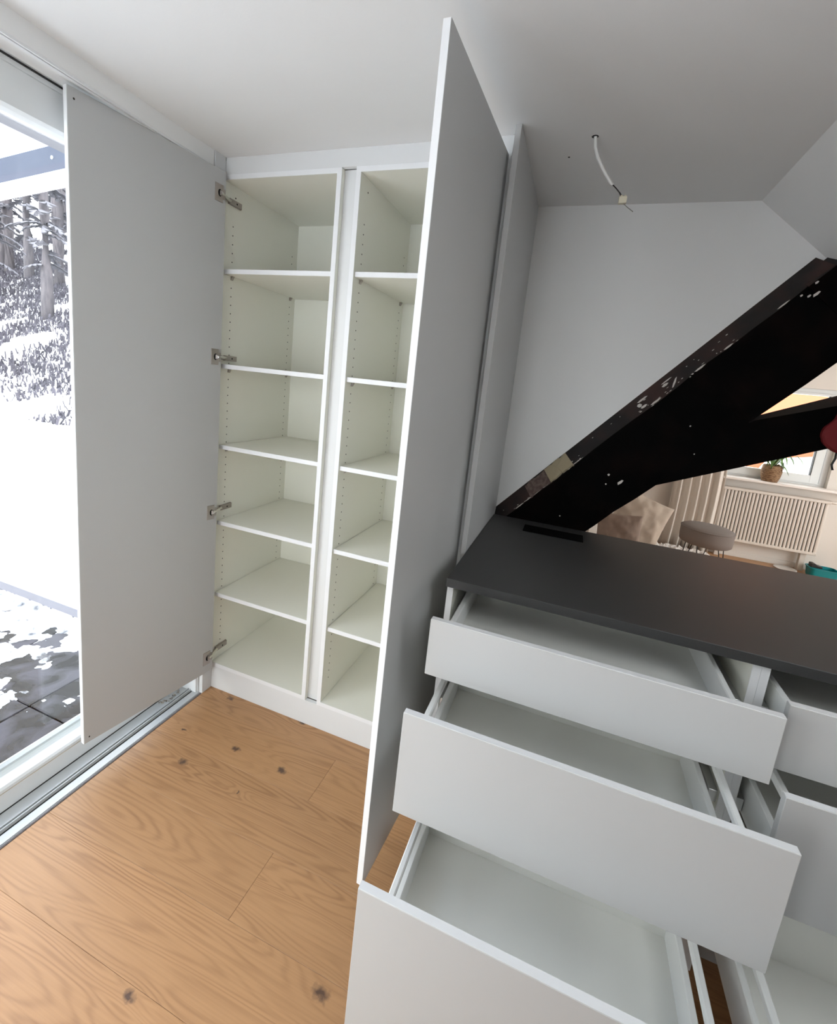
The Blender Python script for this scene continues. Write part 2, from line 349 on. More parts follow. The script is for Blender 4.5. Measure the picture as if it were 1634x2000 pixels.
# crumbs of plaster left in the corner of the track
cr = []
rr = random.Random(11); v, f = [], []
for i in range(26):
    x, y, s = rr.uniform(-0.125, -0.085), rr.uniform(-0.20, -0.085), rr.uniform(0.003, 0.010)
    b0 = len(v)
    v += [(x + rr.uniform(-s, s), y + rr.uniform(-s, s), 0.004 + (0 if k < 3 else s * 0.9)) for k in range(4)]
    f += [(b0, b0 + 1, b0 + 2), (b0, b0 + 1, b0 + 3), (b0 + 1, b0 + 2, b0 + 3), (b0, b0 + 2, b0 + 3)]
tag(mesh_obj('mortar_crumbs', v, f, mix_noise('crumb_mortar', (0.10, 0.07, 0.05), (0.5, 0.45, 0.38), 90, 0.4, 0.6)),
    'brown and grey mortar crumbs in the corner of the sliding door track', 'debris', kind='stuff')

# ------------------------------------------------------------------ wardrobe
ZP, ZT, YBK = 0.119, 2.336, 0.528
SHELF = [1.974, 1.579, 1.220, 0.861, 0.501]
def holes(name, x, sgn, parent):
    """rows of peg holes: shallow dark sleeves standing a hair proud of the board"""
    v, f = [], []
    for y in (0.055, 0.483):
        z = 2.156
        while z > 0.20:
            b0 = len(v)
            for k in range(6):
                t = math.pi * k / 3
                v.append((x + sgn * 0.0004, y + 0.0028 * math.cos(t), z + 0.0028 * math.sin(t)))
            for k in range(6):
                t = math.pi * k / 3
                v.append((x - sgn * 0.006, y + 0.0028 * math.cos(t), z + 0.0028 * math.sin(t)))
            f.append(tuple(range(b0, b0 + 6))); f += [(b0 + k, b0 + (k + 1) % 6, b0 + 6 + (k + 1) % 6, b0 + 6 + k) for k in range(6)]
            z -= 0.0357
    b0 = len(v)                                     # single hole near the top
    for k in range(8):
        t = math.pi * k / 4; v.append((x + sgn * 0.0004, 0.065 + 0.0035 * math.cos(t), 2.272 + 0.0035 * math.sin(t)))
    f.append(tuple(range(b0, b0 + 8)))
    tag(mesh_obj(name, v, f, GREYH, parent), kind='stuff')
def hinge(door, H, E, inner_n, z, side_x, sgn):
    """concealed hinge: cup plate on the door, link, arm on the cabinet side. H hinge-edge point of the inner face, E free-edge point"""
    H = Vector((H[0], H[1], 0)); E = Vector((E[0], E[1], 0)); d = (E - H).normalized(); n = Vector(inner_n).normalized()
    def D(a, b, zz): p = H + d * a + n * b; return (p.x, p.y, zz)
    v, f = [], []
    def addbox(fn, a0, a1, b0, b1, z0, z1):
        k = len(v); v.extend(fn(a, b, zz) for a in (a0, a1) for b in (b0, b1) for zz in (z0, z1)); f.extend(tuple(k + i for i in q) for q in BF)
    addbox(D, 0.014, 0.052, -0.0005, 0.002, z - 0.033, z + 0.033)      # flange
    addbox(D, 0.004, 0.016, -0.0005, 0.0025, z - 0.019, z + 0.019)
    hg = mesh_obj('hinge', v, f, STEEL, door, bevel=0.0006)
    # arm along the cabinet side
    x0, x1 = sorted((side_x, side_x + sgn * 0.013))
    v2 = [(x, y, zz) for x, y in ((x0, 0.020), (x1, 0.020), (x0, 0.096), (x1, 0.090)) for zz in (z - 0.011, z + 0.011)]
    f2 = [(0, 1, 3, 2), (4, 6, 7, 5), (0, 2, 6, 4), (1, 5, 7, 3), (0, 4, 5, 1), (2, 3, 7, 6)]
    a = Vector(D(0.030, 0.004, z)); b = Vector((side_x + sgn * 0.008, 0.026, z)); c = Vector((side_x + sgn * 0.015, 0.004, z + 0.0))
    k = len(v2)
    vt, ft = [], []
    vt, ft = tube_vf([a, c, b], [0.010, 0.0085, 0.008], 4, v2, f2)
    mesh_obj('hinge_arm', vt, ft, STEEL, door, bevel=0.0004)
    mesh_obj('hinge_link', *tube_vf([Vector(D(0.026, 0.010, z)), Vector((c.x + sgn * 0.004, c.y - 0.002, z)), Vector((side_x + sgn * 0.0135, 0.022, z))], 0.006, 4), STEELB, door)
    # cup pocket and screw
    cup = []
    for t in range(10):
        an = 2 * math.pi * t / 10; p = H + d * (0.030 + 0.009 * math.cos(an)) + n * 0.0026; cup.append((p.x, p.y, z + 0.014 * math.sin(an)))
    mesh_obj('hinge_cup', cup, [tuple(range(10))], BLACKM, door)
    sx = side_x + sgn * 0.0135
    mesh_obj('hinge_screw', [(sx, 0.060 + 0.004 * math.cos(t * math.pi / 4), z + 0.004 * math.sin(t * math.pi / 4)) for t in range(8)], [tuple(range(8))], BLACKM, door)

def cabinet(xl, xr, label, doorlabel, left):
    """xl/xr outer faces"""
    c = empty('tall_cabinet', ((xl + xr) / 2, 0.26, ZP), label, 'cabinet')
    s1 = box('side_panel', xl, xl + T, 0.0, YBK + 0.012, ZP, ZT, CREAM, c)
    s2 = box('side_panel', xr - T, xr, 0.0, YBK + 0.012, ZP, ZT, CREAM, c)
    box('edge_band', xl, xl + T, -0.0012, 0.0002, ZP, ZT, EDGE, s1, 0); box('edge_band', xr - T, xr, -0.0012, 0.0002, ZP, ZT, EDGE, s2, 0)
    holes('peg_holes', xl + T, 1, s1); holes('peg_holes', xr - T, -1, s2)
    tp = box('top_panel', xl + T, xr - T, 0.0, YBK, ZT - T, ZT, CREAM, c); box('edge_band', xl + T, xr - T, -0.0012, 0.0002, ZT - T, ZT, EDGE, tp, 0)
    bt = box('bottom_panel', xl + T, xr - T, 0.0, YBK, ZP, ZP + T, CREAM, c); box('edge_band', xl + T, xr - T, -0.0012, 0.0002, ZP, ZP + T, EDGE, bt, 0)
    box('back_panel', xl + T, xr - T, YBK, YBK + 0.008, ZP + T, ZT - T, CREAM, c, 0)
    for z in SHELF:
        s = box('shelf', xl + T + 0.0012, xr - T - 0.0012, 0.0105, YBK - 0.002, z - T, z, CREAM, c, 0.0015)
        box('edge_band', xl + T + 0.0012, xr - T - 0.0012, 0.0090, 0.0108, z - T, z, EDGE, s, 0.0008)
        for y in (0.055, 0.483):
            for x, q in ((xl + T, 1), (xr - T, -1)):
                x0, x1 = sorted((x, x + q * 0.011))
                prism('shelf_pin', [(x, z - T), (x + q * 0.011, z - T), (x + q * 0.011, z - T - 0.004), (x + q * 0.004, z - T - 0.016), (x, z - T - 0.016)], 'y', y - 0.006, y + 0.006, STEEL, s)
    return c
cabL = cabinet(-0.0285, 0.531, 'white tall cabinet with five shelves, its door swung against the snowy glass wall', '', True)
cabR = cabinet(0.592, 1.150, 'white tall cabinet with five shelves, its door opened beside the dark worktop', '', False)
def door(parent, H, E, n_in, z0, z1, sx, sgn, hinges):
    H = Vector((H[0], H[1])); E = Vector((E[0], E[1])); n = Vector(n_in[:2]).normalized()
    q = [H, E, E - n * T, H - n * T]
    d = mesh_obj('door', [(p.x, p.y, z) for z in (z0, z1) for p in q], [(0, 1, 2, 3), (4, 7, 6, 5), (0, 4, 5, 1), (1, 5, 6, 2), (2, 6, 7, 3), (3, 7, 4, 0)], MELA, parent, bevel=0.001)
    e = (E - H).normalized() * 0.0012
    qe = [E - n * 0.0008, E + e - n * 0.0008, E + e - n * (T - 0.0008), E - n * (T - 0.0008)]
    mesh_obj('edge_band', [(p.x, p.y, z) for z in (z0 + 0.001, z1 - 0.001) for p in qe], [(0, 1, 2, 3), (4, 7, 6, 5), (0, 4, 5, 1), (1, 5, 6, 2), (2, 6, 7, 3), (3, 7, 4, 0)], EDGE, d)
    for z in hinges:
        hinge(d, (H.x, H.y), (E.x, E.y), (n.x, n.y, 0), z, sx, sgn)
    # two small dark buffer holes at the free edge corners
    for z in (z0 + 0.022, z1 - 0.030):
        dv = (E - H).normalized(); c0 = E - dv * 0.018
        pts = []
        for k in range(8):
            an = math.pi * k / 4; p = c0 + dv * 0.003 * math.cos(an) + n * 0.0004; pts.append((p.x, p.y, z + 0.0035 * math.sin(an)))
        mesh_obj('buffer_hole', pts, [tuple(range(8))], GREYH, d)
    return d
HZ = (2.246, 1.606, 0.920, 0.195)
hl, el = Vector((0.021, -0.025)), Vector((-0.058, -0.583)); dl = (el - hl).normalized()
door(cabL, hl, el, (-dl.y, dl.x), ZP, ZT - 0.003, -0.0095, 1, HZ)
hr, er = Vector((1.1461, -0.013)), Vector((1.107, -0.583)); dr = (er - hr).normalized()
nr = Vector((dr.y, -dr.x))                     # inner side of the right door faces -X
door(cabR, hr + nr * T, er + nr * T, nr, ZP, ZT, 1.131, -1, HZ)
# fillers, plinth, end panel
tag(box('top_filler', -0.006, 1.165, 0.0, T, ZT, ZC, MELW), 'white filler strip between the shelf cabinets and the ceiling', 'panel')
tag(box('plinth_board', -0.006, 1.165, 0.0, T, 0.0, ZP, MELW), 'white plinth board under the two tall shelf cabinets', 'panel')
tag(box('middle_filler', 0.531, 0.592, 0.022, 0.040, ZP, ZT, MELW), 'narrow white recessed strip between the two shelf cabinets', 'panel')
tag(box('hinge_side_filler', 1.150, 1.165, 0.0, T, ZP, ZT, EDGE), 'thin white strip beside the tall end panel at the opened door', 'panel')
tag(boxes('wall_filler', [(-0.0255, -0.006, -0.0575, 0.0, 0.0, ZC)], MELW, bevel=0.001), 'slim white upright filler between the glass wall and the shelf cabinet', 'panel')
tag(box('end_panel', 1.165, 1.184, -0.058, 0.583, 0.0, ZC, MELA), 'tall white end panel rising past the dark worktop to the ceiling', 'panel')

# ------------------------------------------------------------------ drawer cabinets and worktop
ZW, TW = 1.0059, 0.0283
tag(box('worktop', 1.1855, 3.28, -0.323, 0.527, ZW - TW, ZW, WORKT, None, 0.0015), 'anthracite worktop over the drawer cabinets', 'worktop')
tag(boxes('black_strip', [(1.342, 1.590, 0.342, 0.440, ZW - 0.001, ZW + 0.003)], M('matt_black', (0.002, 0.002, 0.002), 0.9, 0.05), bevel=0.0006), 'flat matt black strip lying on the worktop before the timber beam', 'strip')
def drawer(cab, x0, x1, yf, z0, z1, zs, zr, ol, orr, depth=0.50):
    """front x0..x1 at yf; box sides to zs; gallery rail at zr or None"""
    bx0, bx1 = x0 + ol, x1 - orr
    zb = z0 + 0.022
    b = box('drawer', bx0 + 0.013, bx1 - 0.013, yf + T, yf + depth, zb, zb + 0.016, DRAWI, cab, 0)
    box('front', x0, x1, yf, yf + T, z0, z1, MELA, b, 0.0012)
    box('bounce_lining', x0 + 0.002, x1 - 0.002, yf + T - 0.0003, yf + T + 0.0006, z0 + 0.002, z1 - 0.001, DRAWM, b, 0)  # white sheet added to bounce light into the drawer
    box('front_top_edge', x0 + 0.0012, x1 - 0.0012, yf + 0.0012, yf + T - 0.0012, z1 - 0.0004, z1 + 0.0006, EDGE, b, 0)
    for s in (0, 1):
        a, c = (bx0, bx0 + 0.016) if s == 0 else (bx1 - 0.016, bx1)
        box('side', a, c, yf + T, yf + depth, zb - 0.012, zs, DRAWM, b, 0.0025)
        if zr:
            box('rail', a, c, yf + T, yf + depth, zr - 0.020, zr, DRAWM, b, 0.003)
            box('rail_clip', a + 0.001, c - 0.001, yf + depth - 0.02, yf + depth - 0.004, zs, zr - 0.020, DRAWM, b, 0)
    box('drawer_back', bx0 + 0.014, bx1 - 0.014, yf + depth - 0.016, yf + depth, zb, (zr or zs), DRAWI, b, 0.001)
    return b
def unit(x0, x1, pl, fx0, fx1, ys, label):
    c = empty('drawer_cabinet', ((x0 + x1) / 2, 0.1, 0.0), label, 'cabinet')
    yf = -0.305
    for a in (x0, x1 - T):
        s = box('side_panel', a, a + T, yf, 0.515, 0.0, ZW - TW, CREAM, c); box('edge_band', a, a + T, yf - 0.0012, yf + 0.0002, 0.0, ZW - TW, EDGE, s, 0)
    box('bottom_panel', x0 + T, x1 - T, yf, 0.515, 0.10, 0.10 + T, CREAM, c)
    box('back_panel', x0 + T, x1 - T, 0.500, 0.508, 0.10 + T, ZW - TW, CREAM, c, 0)
    box('plinth', x0 + T, x1 - T, yf + 0.05, yf + 0.05 + T, 0.0, 0.10, MELA, c)
    for z in (0.935,):
        box('cross_rail', x0 + T, x1 - T, 0.42, 0.50, ZW - TW - T, ZW - TW, CREAM, c)
    for a, q in ((x0 + T, 1), (x1 - T, -1)):
        for z in (0.822, 0.545, 0.152):
            xa, xb = sorted((a, a + q * 0.022)); box('runner', xa, xb, yf + 0.01, yf + 0.50, z, z + 0.036, ALU, c, 0.001)
    zz = ((0.810, 0.9714, 0.918, None), (0.524, 0.8036, 0.640, 0.742), (0.128, 0.5193, 0.252, 0.346))
    for (z0, z1, zs, zr), y in zip(zz, ys):
        drawer(c, fx0, fx1, y, z0, z1, zs, zr, *pl)
    return c
unit(1.1875, 2.0165, (0.028, 0.048), 1.202, 1.991, (-0.524, -0.681, -0.871), 'white base cabinet with three stepped open drawers beside the end panel')
unit(2.017, 2.845, (0.042, 0.042), 2.0185, 2.806, (-0.462, -0.537, -0.800), 'white base cabinet with open drawers, the one further along the worktop')

# ------------------------------------------------------------------ timber frame
def beam_obj(name, quad, label, extra=None):
    """quad: list of sections; each section = list of (x,z,y) in order top-back, top-front, bottom-front, bottom-back"""
    v, f = [], []; n = len(quad[0])
    for s in quad: v += [(p[0], p[2], p[1]) for p in s]
    for i in range(len(quad) - 1):
        for k in range(n): f.append((i * n + k, i * n + (k + 1) % n, (i + 1) * n + (k + 1) % n, (i + 1) * n + k))
    f.append(tuple(range(n))); f.append(tuple((len(quad) - 1) * n + k for k in range(n)))
    mi = []
    for i in range(len(quad) - 1):
        for k in range(n): mi.append(1 if k == 0 else 0)
    mi += [0, 0]
    return tag(mesh_obj(name, v, f, None, mats=[BEAMF, BEAMT], fmi=mi), label, 'beam')
YF = 0.530
def bp(s, off):                 # point at run s along the beam with perpendicular offset
    return (s * cb - off * sb, s * sb + off * cb)
secs = []
rb = random.Random(5)
for i in range(25):
    s = 1.30 + i * (2.16 - 0.0) / 24 * 0.95 if False else 1.02 + i * 0.105
    t = max(0.0, min(1.0, (s - 1.7) / 1.0))
    lo = -0.524 - 0.022 * t
    w1, w2 = rb.uniform(-0.004, 0.004), rb.uniform(-0.003, 0.003)
    x0, z0 = bp(s, -0.1985); x1, z1 = bp(s, -0.262 + w1); x2, z2 = bp(s, lo + w2); x3, z3 = bp(s, lo)
    secs.append([(x0, z0, 0.583), (x1, z1, YF + w2), (x2, z2, YF), (x3, z3, 0.68)])
secs = [s for s in secs if s[0][0] < 2.235]
x0, z0 = 2.2385, on_line(2.2385, -0.1985); 
beam_obj('diagonal_beam', secs, 'thick black diagonal timber beam with a scuffed top edge, rising from the worktop')
# shorter block that carries on past the notch under the roof slope
s0 = secs[-1]
ss = []
for i in range(5):
    s = 3.02 + i * 0.12
    x0, z0 = bp(s, -0.224); x1, z1 = bp(s, -0.262); x2, z2 = bp(s, -0.548); x3, z3 = bp(s, -0.548)
    ss.append([(x0, z0, 0.575), (x1, z1, YF - 0.004), (x2, z2, YF - 0.004), (x3, z3, 0.68)])
beam_obj('beam_head', ss, 'black timber head above the notch of the diagonal beam at the roof slope')
# strut
def ln(a, b, t): return (a[0] + (b[0] - a[0]) * t, a[1] + (b[1] - a[1]) * t)
tb0, tb1 = (2.170, 1.600), (2.4024, 1.7026); tf0, tf1 = (2.141, 1.578), (2.381, 1.6616); bf0, bf1 = (1.800, 1.2435), (2.4135, 1.5117)
sec = []
for t in [0, .15, .3, .45, .6, .8, 1.0, 1.5, 2.2, 3.0]:
    b_ = ln((2.06, 1.3572), bf1, t)
    sec.append([(*ln(tb0, tb1, t), 0.60), (*ln(tf0, tf1, t), YF + 0.002), (*b_, YF + 0.002), (*b_, 0.67)])
first = [(1.80, 1.36, 0.60), (1.79, 1.35, YF + 0.002), (*ln(bf0, bf1, 0.0), YF + 0.002), (*ln(bf0, bf1, 0.0), 0.67)]
beam_obj('strut_beam', [first] + sec, 'black timber strut branching from the diagonal beam above the open room')
beam = bpy.data.objects['diagonal_beam']
# flecks, foam and scuffed patches on the beam (positions along run s)
def top_pt(s, u):               # u 0 = wall side, 1 = front arris
    a = Vector((*bp(s, -0.1985), 0.583)); b = Vector((*bp(s, -0.262), YF)); p = a.lerp(b, u); return Vector((p.x, p.z, p.y))
tn = (top_pt(1.5, 0) - top_pt(1.5, 1)).cross(top_pt(1.6, 0) - top_pt(1.5, 0)).normalized()
if tn.z < 0: tn = -tn
def patch(name, s0, s1, u0, u1, h, mat, jag=0.006, n=9, seed=1):
    r = random.Random(seed); v, f = [], []
    ring = [(s0 + (s1 - s0) * k / n, u0 + r.uniform(-.05, .05)) for k in range(n + 1)] + [(s1 - (s1 - s0) * k / n, u1 + r.uniform(-.05, .05)) for k in range(n + 1)]
    ring = [(a + r.uniform(-jag, jag), u) for a, u in ring]
    base = [top_pt(a, u) - tn * 0.003 for a, u in ring]; top = [top_pt(a, u) + tn * (h * r.uniform(0.7, 1.2)) for a, u in ring]
    m = len(ring); c = sum(top, Vector()) / m + tn * h * 0.6
    v = base + top + [c]
    f = [(i, (i + 1) % m, m + (i + 1) % m, m + i) for i in range(m)] + [(m + i, m + (i + 1) % m, 2 * m) for i in range(m)]
    return mesh_obj(name, v, f, mat, beam)
def pix_s(x, z): return x * cb + z * sb
patch('scuffed_patch', pix_s(1.33, 1.13), pix_s(1.405, 1.225), 0.08, 0.98, 0.0015, BPATCH, 0.003, 7, 2)
patch('foam_patch', pix_s(1.405, 1.225), pix_s(1.475, 1.32), 0.10, 0.98, 0.008, FOAM, 0.008, 9, 3)
v, f = [], []
rf = random.Random(21)
def fleck(s, u, ln_, w, ang=0.0):
    b0 = len(v); ds, du = ln_ / 2, w / 0.083 / 2
    for a, c in ((-1, -.4), (-.3, -1), (.6, -.8), (1, .2), (.2, 1), (-.7, .7)):
        v.append(top_pt(s + a * ds, u + c * du + ang * a) + tn * 0.0012)
    f.append(tuple(range(b0, b0 + 6)))
for s, u, l, wd, a in [(1.66, .97, .055, .006, .0), (1.74, .97, .10, .006, .0), (1.82, .95, .05, .008, .0), (1.885, .93, .05, .005, 0), (1.915, .55, .05, .016, .0), (1.935, .8, .03, .012, -.2),
                       (1.99, .96, .07, .004, .0), (2.05, .6, .02, .010, 0), (2.22, .9, .10, .004, .0), (2.335, .55, .02, .02, .0), (2.36, .35, .05, .010, .0), (2.345, .75, .03, .012, 0), (2.39, .95, .05, .010, 0),
                       (2.46, .50, .03, .012, 0), (2.49, .72, .045, .010, -.2), (2.475, .35, .05, .006, 0), (2.59, .96, .05, .009, 0), (2.71, .97, .04, .008, 0), (2.93, .97, .05, .006, 0)]:
    fleck(s, u, l, wd, a)
for i in range(70):
    fleck(rf.uniform(1.55, 2.75), rf.choice([rf.uniform(.3, .98), rf.gauss(.93, .05)]), rf.uniform(.004, .014), rf.uniform(.002, .005))
def ffleck(s, off, l, wd):       # on the front face
    b0 = len(v)
    for a, c in ((-1, -.5), (0, -1), (1, -.4), (.8, .7), (-.6, 1)):
        x, z = bp(s + a * l / 2, off + c * wd / 2); v.append((x, YF - 0.0055, z))
    f.append(tuple(range(b0, b0 + 5)))
for s, off, l, wd in [(1.775, -.405, .006, .006), (2.02, -.41, .007, .007), (2.055, -.385, .010, .010), (2.07, -.44, .03, .012), (2.42, -.42, .007, .006), (2.36, -.52, .005, .005), (3.02, -.300, .028, .010), (3.045, -.268, .014, .008), (3.0, -.29, .014, .008), (2.985, -.272, .010, .007)]:
    ffleck(s, off, l, wd)
tag(mesh_obj('plaster_flecks', v, f, PLASTER, beam), kind='stuff')

# ------------------------------------------------------------------ loose cable in the ceiling
cb_ = empty('ceiling_cable', (1.399, 0.046, 2.4), 'short white lamp cable hanging from a hole in the ceiling with a terminal block', 'cable')
WHC = M('white_cable_sheath', (0.75, 0.75, 0.73), 0.4)
tube('cord', [(1.397, 0.046, 2.42), (1.400, 0.048, 2.395), (1.404, 0.054, 2.372), (1.415, 0.058, 2.345), (1.438, 0.060, 2.308), (1.455, 0.060, 2.285), (1.466, 0.060, 2.270), (1.474, 0.060, 2.262)], [0.0052] * 6 + [0.0055, 0.004], WHC, cb_, 10)
tube('wire', [(1.471, 0.061, 2.265), (1.484, 0.062, 2.254), (1.496, 0.060, 2.240), (1.505, 0.060, 2.225)], 0.0017, M('brown_wire', (0.09, 0.05, 0.035), 0.5), cb_, 6)
tube('wire', [(1.471, 0.059, 2.265), (1.486, 0.056, 2.250), (1.500, 0.058, 2.236), (1.510, 0.060, 2.222)], 0.0017, M('black_wire', (0.02, 0.02, 0.02), 0.5), cb_, 6)
tb_ = boxes('terminal_block', [(1.498, 1.522, 0.052, 0.068, 2.206, 2.226), (1.502, 1.509, 0.055, 0.065, 2.226, 2.231), (1.512, 1.519, 0.055, 0.065, 2.226, 2.231)], M('ivory_plastic', (0.62, 0.58, 0.45), 0.5), cb_, 0.0015)
tube('wire', [(1.513, 0.060, 2.208), (1.528, 0.060, 2.195), (1.546, 0.060, 2.182)], 0.0012, M('grey_wire', (0.25, 0.24, 0.22), 0.4), cb_, 6)
lathe('ceiling_hole', [(0.0001, -0.0006), (0.010, -0.0006), (0.011, 0.0002)], (1.3985, 0.0465, 2.4), BLACKM, cb_, 12, False)
tag(lathe('drill_hole', [(0.0001, -0.0006), (0.0035, -0.0006), (0.004, 0.0002)], (1.318, 0.165, 2.4), BLACKM, None, 10, False), 'tiny dark drill hole in the ceiling beside the hanging cable', 'hole')

# ------------------------------------------------------------------ room beyond the timber frame
FX1 = 5.6
fl2 = box('floor.001', 0.9, FX1, 0.60, 4.44, -0.06, -0.0125, SUBF, None, 0); tag(fl2, kind='structure')
for i in range(19):
    y0 = 0.60 + 0.209 * i; y1 = min(y0 + 0.209, 4.44)
    if y1 - y0 < .02: continue
    c = rj.uniform(1.4, 2.6); xs = [0.9, c, c + 2.2, FX1]
    for a, b in zip(xs[:-1], xs[1:]):
        box('plank', a + 0.0003, b - 0.0003, y0 + 0.0003, y1 - 0.0003, -0.0125, 0.0, OAK, fl2, 0.0006)
tag(box('ceiling.001', 0.85, FX1 + 0.1, 0.70, 4.60, 2.30, 2.40, WARMP, None, 0), kind='structure')
tag(box('wall_left.002', 0.85, 0.95, 0.70, 4.60, -0.05, 2.35, WARMP, None, 0), kind='structure')
WXa, WXb, WZa, WZb = 3.12, 4.14, 0.915, 1.972
tag(boxes('wall_far', [(0.85, WXa, 4.44, 4.62, -0.05, 2.35), (WXb, FX1 + 0.1, 4.44, 4.62, -0.05, 2.35), (WXa, WXb, 4.44, 4.62, -0.05, WZa), (WXa, WXb, 4.44, 4.62, WZb, 2.35)], WARMP), kind='structure')
# right wall with an unseen window added to brighten this room
tag(boxes('wall_right.001', [(FX1, FX1 + 0.1, 0.60, 0.9, -0.05, 2.35), (FX1, FX1 + 0.1, 3.7, 4.62, -0.05, 2.35), (FX1, FX1 + 0.1, 0.9, 3.7, -0.05, 0.3), (FX1, FX1 + 0.1, 0.9, 3.7, 2.2, 2.35)], WARMP), kind='structure')
tag(box('wall_front', 2.86, FX1 + .1, 0.60, 0.70, -0.05, 2.35, WARMP, None, 0), kind='structure')
tag(box('baseboard_far', 0.95, FX1, 4.425, 4.44, 0.0, 0.06, M('white_baseboard', (0.72, 0.68, 0.64), 0.5), None, 0.002), kind='structure')
win2 = empty('window_2', (3.6, 4.53, 0.93), kind='structure')
FR = PVC
boxes('frame', [(WXa, WXa + 0.055, 4.50, 4.57, WZa, WZb), (4.085, WXb, 4.50, 4.57, WZa, WZb), (WXa + .055, 4.085, 4.50, 4.57, WZa, WZa + 0.05), (WXa + .055, 4.085, 4.50, 4.57, WZb - 0.05, WZb)], FR, win2, 0.002)
boxes('sash', [(WXa + .055, WXa + 0.12, 4.487, 4.55, .955, 1.93), (3.995, 4.075, 4.487, 4.55, .955, 1.93), (WXa + .12, 3.995, 4.487, 4.55, .955, 1.045), (WXa + .12, 3.995, 4.487, 4.55, 1.905, 1.93)], FR, win2, 0.002)
box('pane_seal', 3.989, 3.996, 4.49, 4.53, 1.045, 1.905, SEAL, win2, 0)
box('pane', WXa + .12, 3.995, 4.515, 4.521, 1.045, 1.905, GLASS, win2, 0)
box('sill', 3.10, 4.42, 4.30, 4.50, 0.905, 0.930, M('white_sill', (0.80, 0.74, 0.70), 0.4), win2, 0.003)
win3 = empty('added_side_window', (FX1, 2.3, 0.8), kind='structure')
boxes('frame', [(FX1, FX1 + 0.07, .9, .96, .3, 2.2), (FX1, FX1 + .07, 3.64, 3.7, .3, 2.2), (FX1, FX1 + .07, .96, 3.64, .3, .36), (FX1, FX1 + .07, .96, 3.64, 2.14, 2.2)], FR, win3, 0.002)
box('pane', FX1 + 0.03, FX1 + 0.036, .96, 3.64, .36, 2.14, GLASS, win3, 0)
# radiator: ribbed panel
rd = empty('radiator', (3.66, 4.34, 0.18), 'cream panel radiator with vertical ribs under the far window', 'radiator')
RADM = M('radiator_enamel', (0.68, 0.62, 0.56), 0.45)
v, f = [], []
x, i = 3.185, 0
prof = []
while x < 4.150:
    prof += [(x, 4.318), (x + 0.008, 4.313), (x + 0.019, 4.313), (x + 0.027, 4.318)]; x += 0.0345
n = len(prof)
v = [(p[0], p[1], z) for z in (0.235, 0.785) for p in prof]; f = [(i, i + 1, n + i + 1, n + i) for i in range(n - 1)]
mesh_obj('ribbed_panel', v, f, RADM, rd)
box('core', 3.185, 4.150, 4.318, 4.395, 0.225, 0.79, RADM, rd, 0.004)
box('top_cover', 3.178, 4.158, 4.302, 4.40, 0.785, 0.815, RADM, rd, 0.005)
box('bottom_edge', 3.185, 4.150, 4.303, 4.322, 0.205, 0.235, RADM, rd, 0.004)
box('foot', 4.030, 4.085, 4.35, 4.40, 0.0, 0.23, RADM, rd, 0.003)
box('foot', 3.235, 3.285, 4.35, 4.40, 0.0, 0.23, RADM, rd, 0.003)
tube('valve_pipe', [(4.15, 4.36, 0.80), (4.19, 4.355, 0.80), (4.24, 4.35, 0.80)], 0.018, RADM, rd, 10)
# potted plant on the sill
pl = empty('potted_plant', (3.60, 4.385, 0.93), 'leafy green plant in a woven basket pot on the far window sill', 'plant')
BASK = mix_noise('woven_basket', (0.16, 0.085, 0.04), (0.36, 0.22, 0.12), 40, 0.4, 0.6, (0.8, 0.8), stretch=(1, 1, 3), bump=0.6)
lathe('basket', [(0.001, 0.0), (0.072, 0.0), (0.088, 0.05), (0.096, 0.11), (0.090, 0.17), (0.082, 0.185), (0.074, 0.178), (0.068, 0.15), (0.001, 0.15)], (3.60, 4.385, 0.930), BASK, pl, 22)
LEAF = mix_noise('leaf_green', (0.035, 0.10, 0.02), (0.12, 0.24, 0.05), 12, 0.4, 0.6)
LEAFY = M('leaf_yellow', (0.45, 0.42, 0.06), 0.5)
rl = random.Random(4)
for i in range(22):
    a = i * 2.399 + rl.uniform(-.3, .3); ln_ = rl.uniform(0.16, 0.30); lift = rl.uniform(0.05, 0.24); w_ = rl.uniform(0.018, 0.030)
    d = Vector((math.cos(a), 0.55 * math.sin(a), 0)); s = Vector((-d.y, d.x, 0)).normalized()
    pts = []
    for k in range(7):
        t = k / 6; p = Vector((3.60, 4.385, 1.085)) + d * ln_ * t + Vector((0, 0, lift * math.sin(t * 2.4) * 1.2 - 0.10 * t * t)); p.y = min(p.y, 4.475)
        ww = w_ * math.sin(math.pi * min(1, 0.06 + t * 0.94)) ** 0.8 if t < 1 else 0.001
        pts.append((p, ww))
    v = []; f = []
    for k, (p, ww) in enumerate(pts):
        v += [p - s * ww, p + Vector((0, 0, -0.004)), p + s * ww]
        if k: b0 = 3 * k; f += [(b0 - 3, b0 - 2, b0 + 1, b0), (b0 - 2, b0 - 1, b0 + 2, b0 + 1)]
    mesh_obj('leaf', v, f, LEAFY if i in (5, 16) else LEAF, pl, smooth=True)
# curtain
v, f = [], []
nx, nz = 60, 12
for j in range(nz + 1):
    for i in range(nx + 1):
        t = i / nx; z = 0.02 + 2.24 * j / nz; x = 2.655 + 0.50 * t + 0.02 * math.sin(j * .5)
        y = 4.28 + 0.035 * math.sin(t * 34 + 0.5 * math.sin(j * 0.35)) + 0.012 * math.sin(t * 71 + 1)
        v.append((x, y, z))
for j in range(nz):
    for i in range(nx):
        a = j * (nx + 1) + i; f.append((a, a + 1, a + nx + 2, a + nx + 1))
cu = mesh_obj('curtain', v, f, M('linen_curtain', (0.72, 0.66, 0.60), 0.95), smooth=True)
tag(cu, 'pale linen curtain hanging in folds beside the far window', 'curtain')
md = cu.modifiers.new('thickness', 'SOLIDIFY'); md.thickness = 0.003
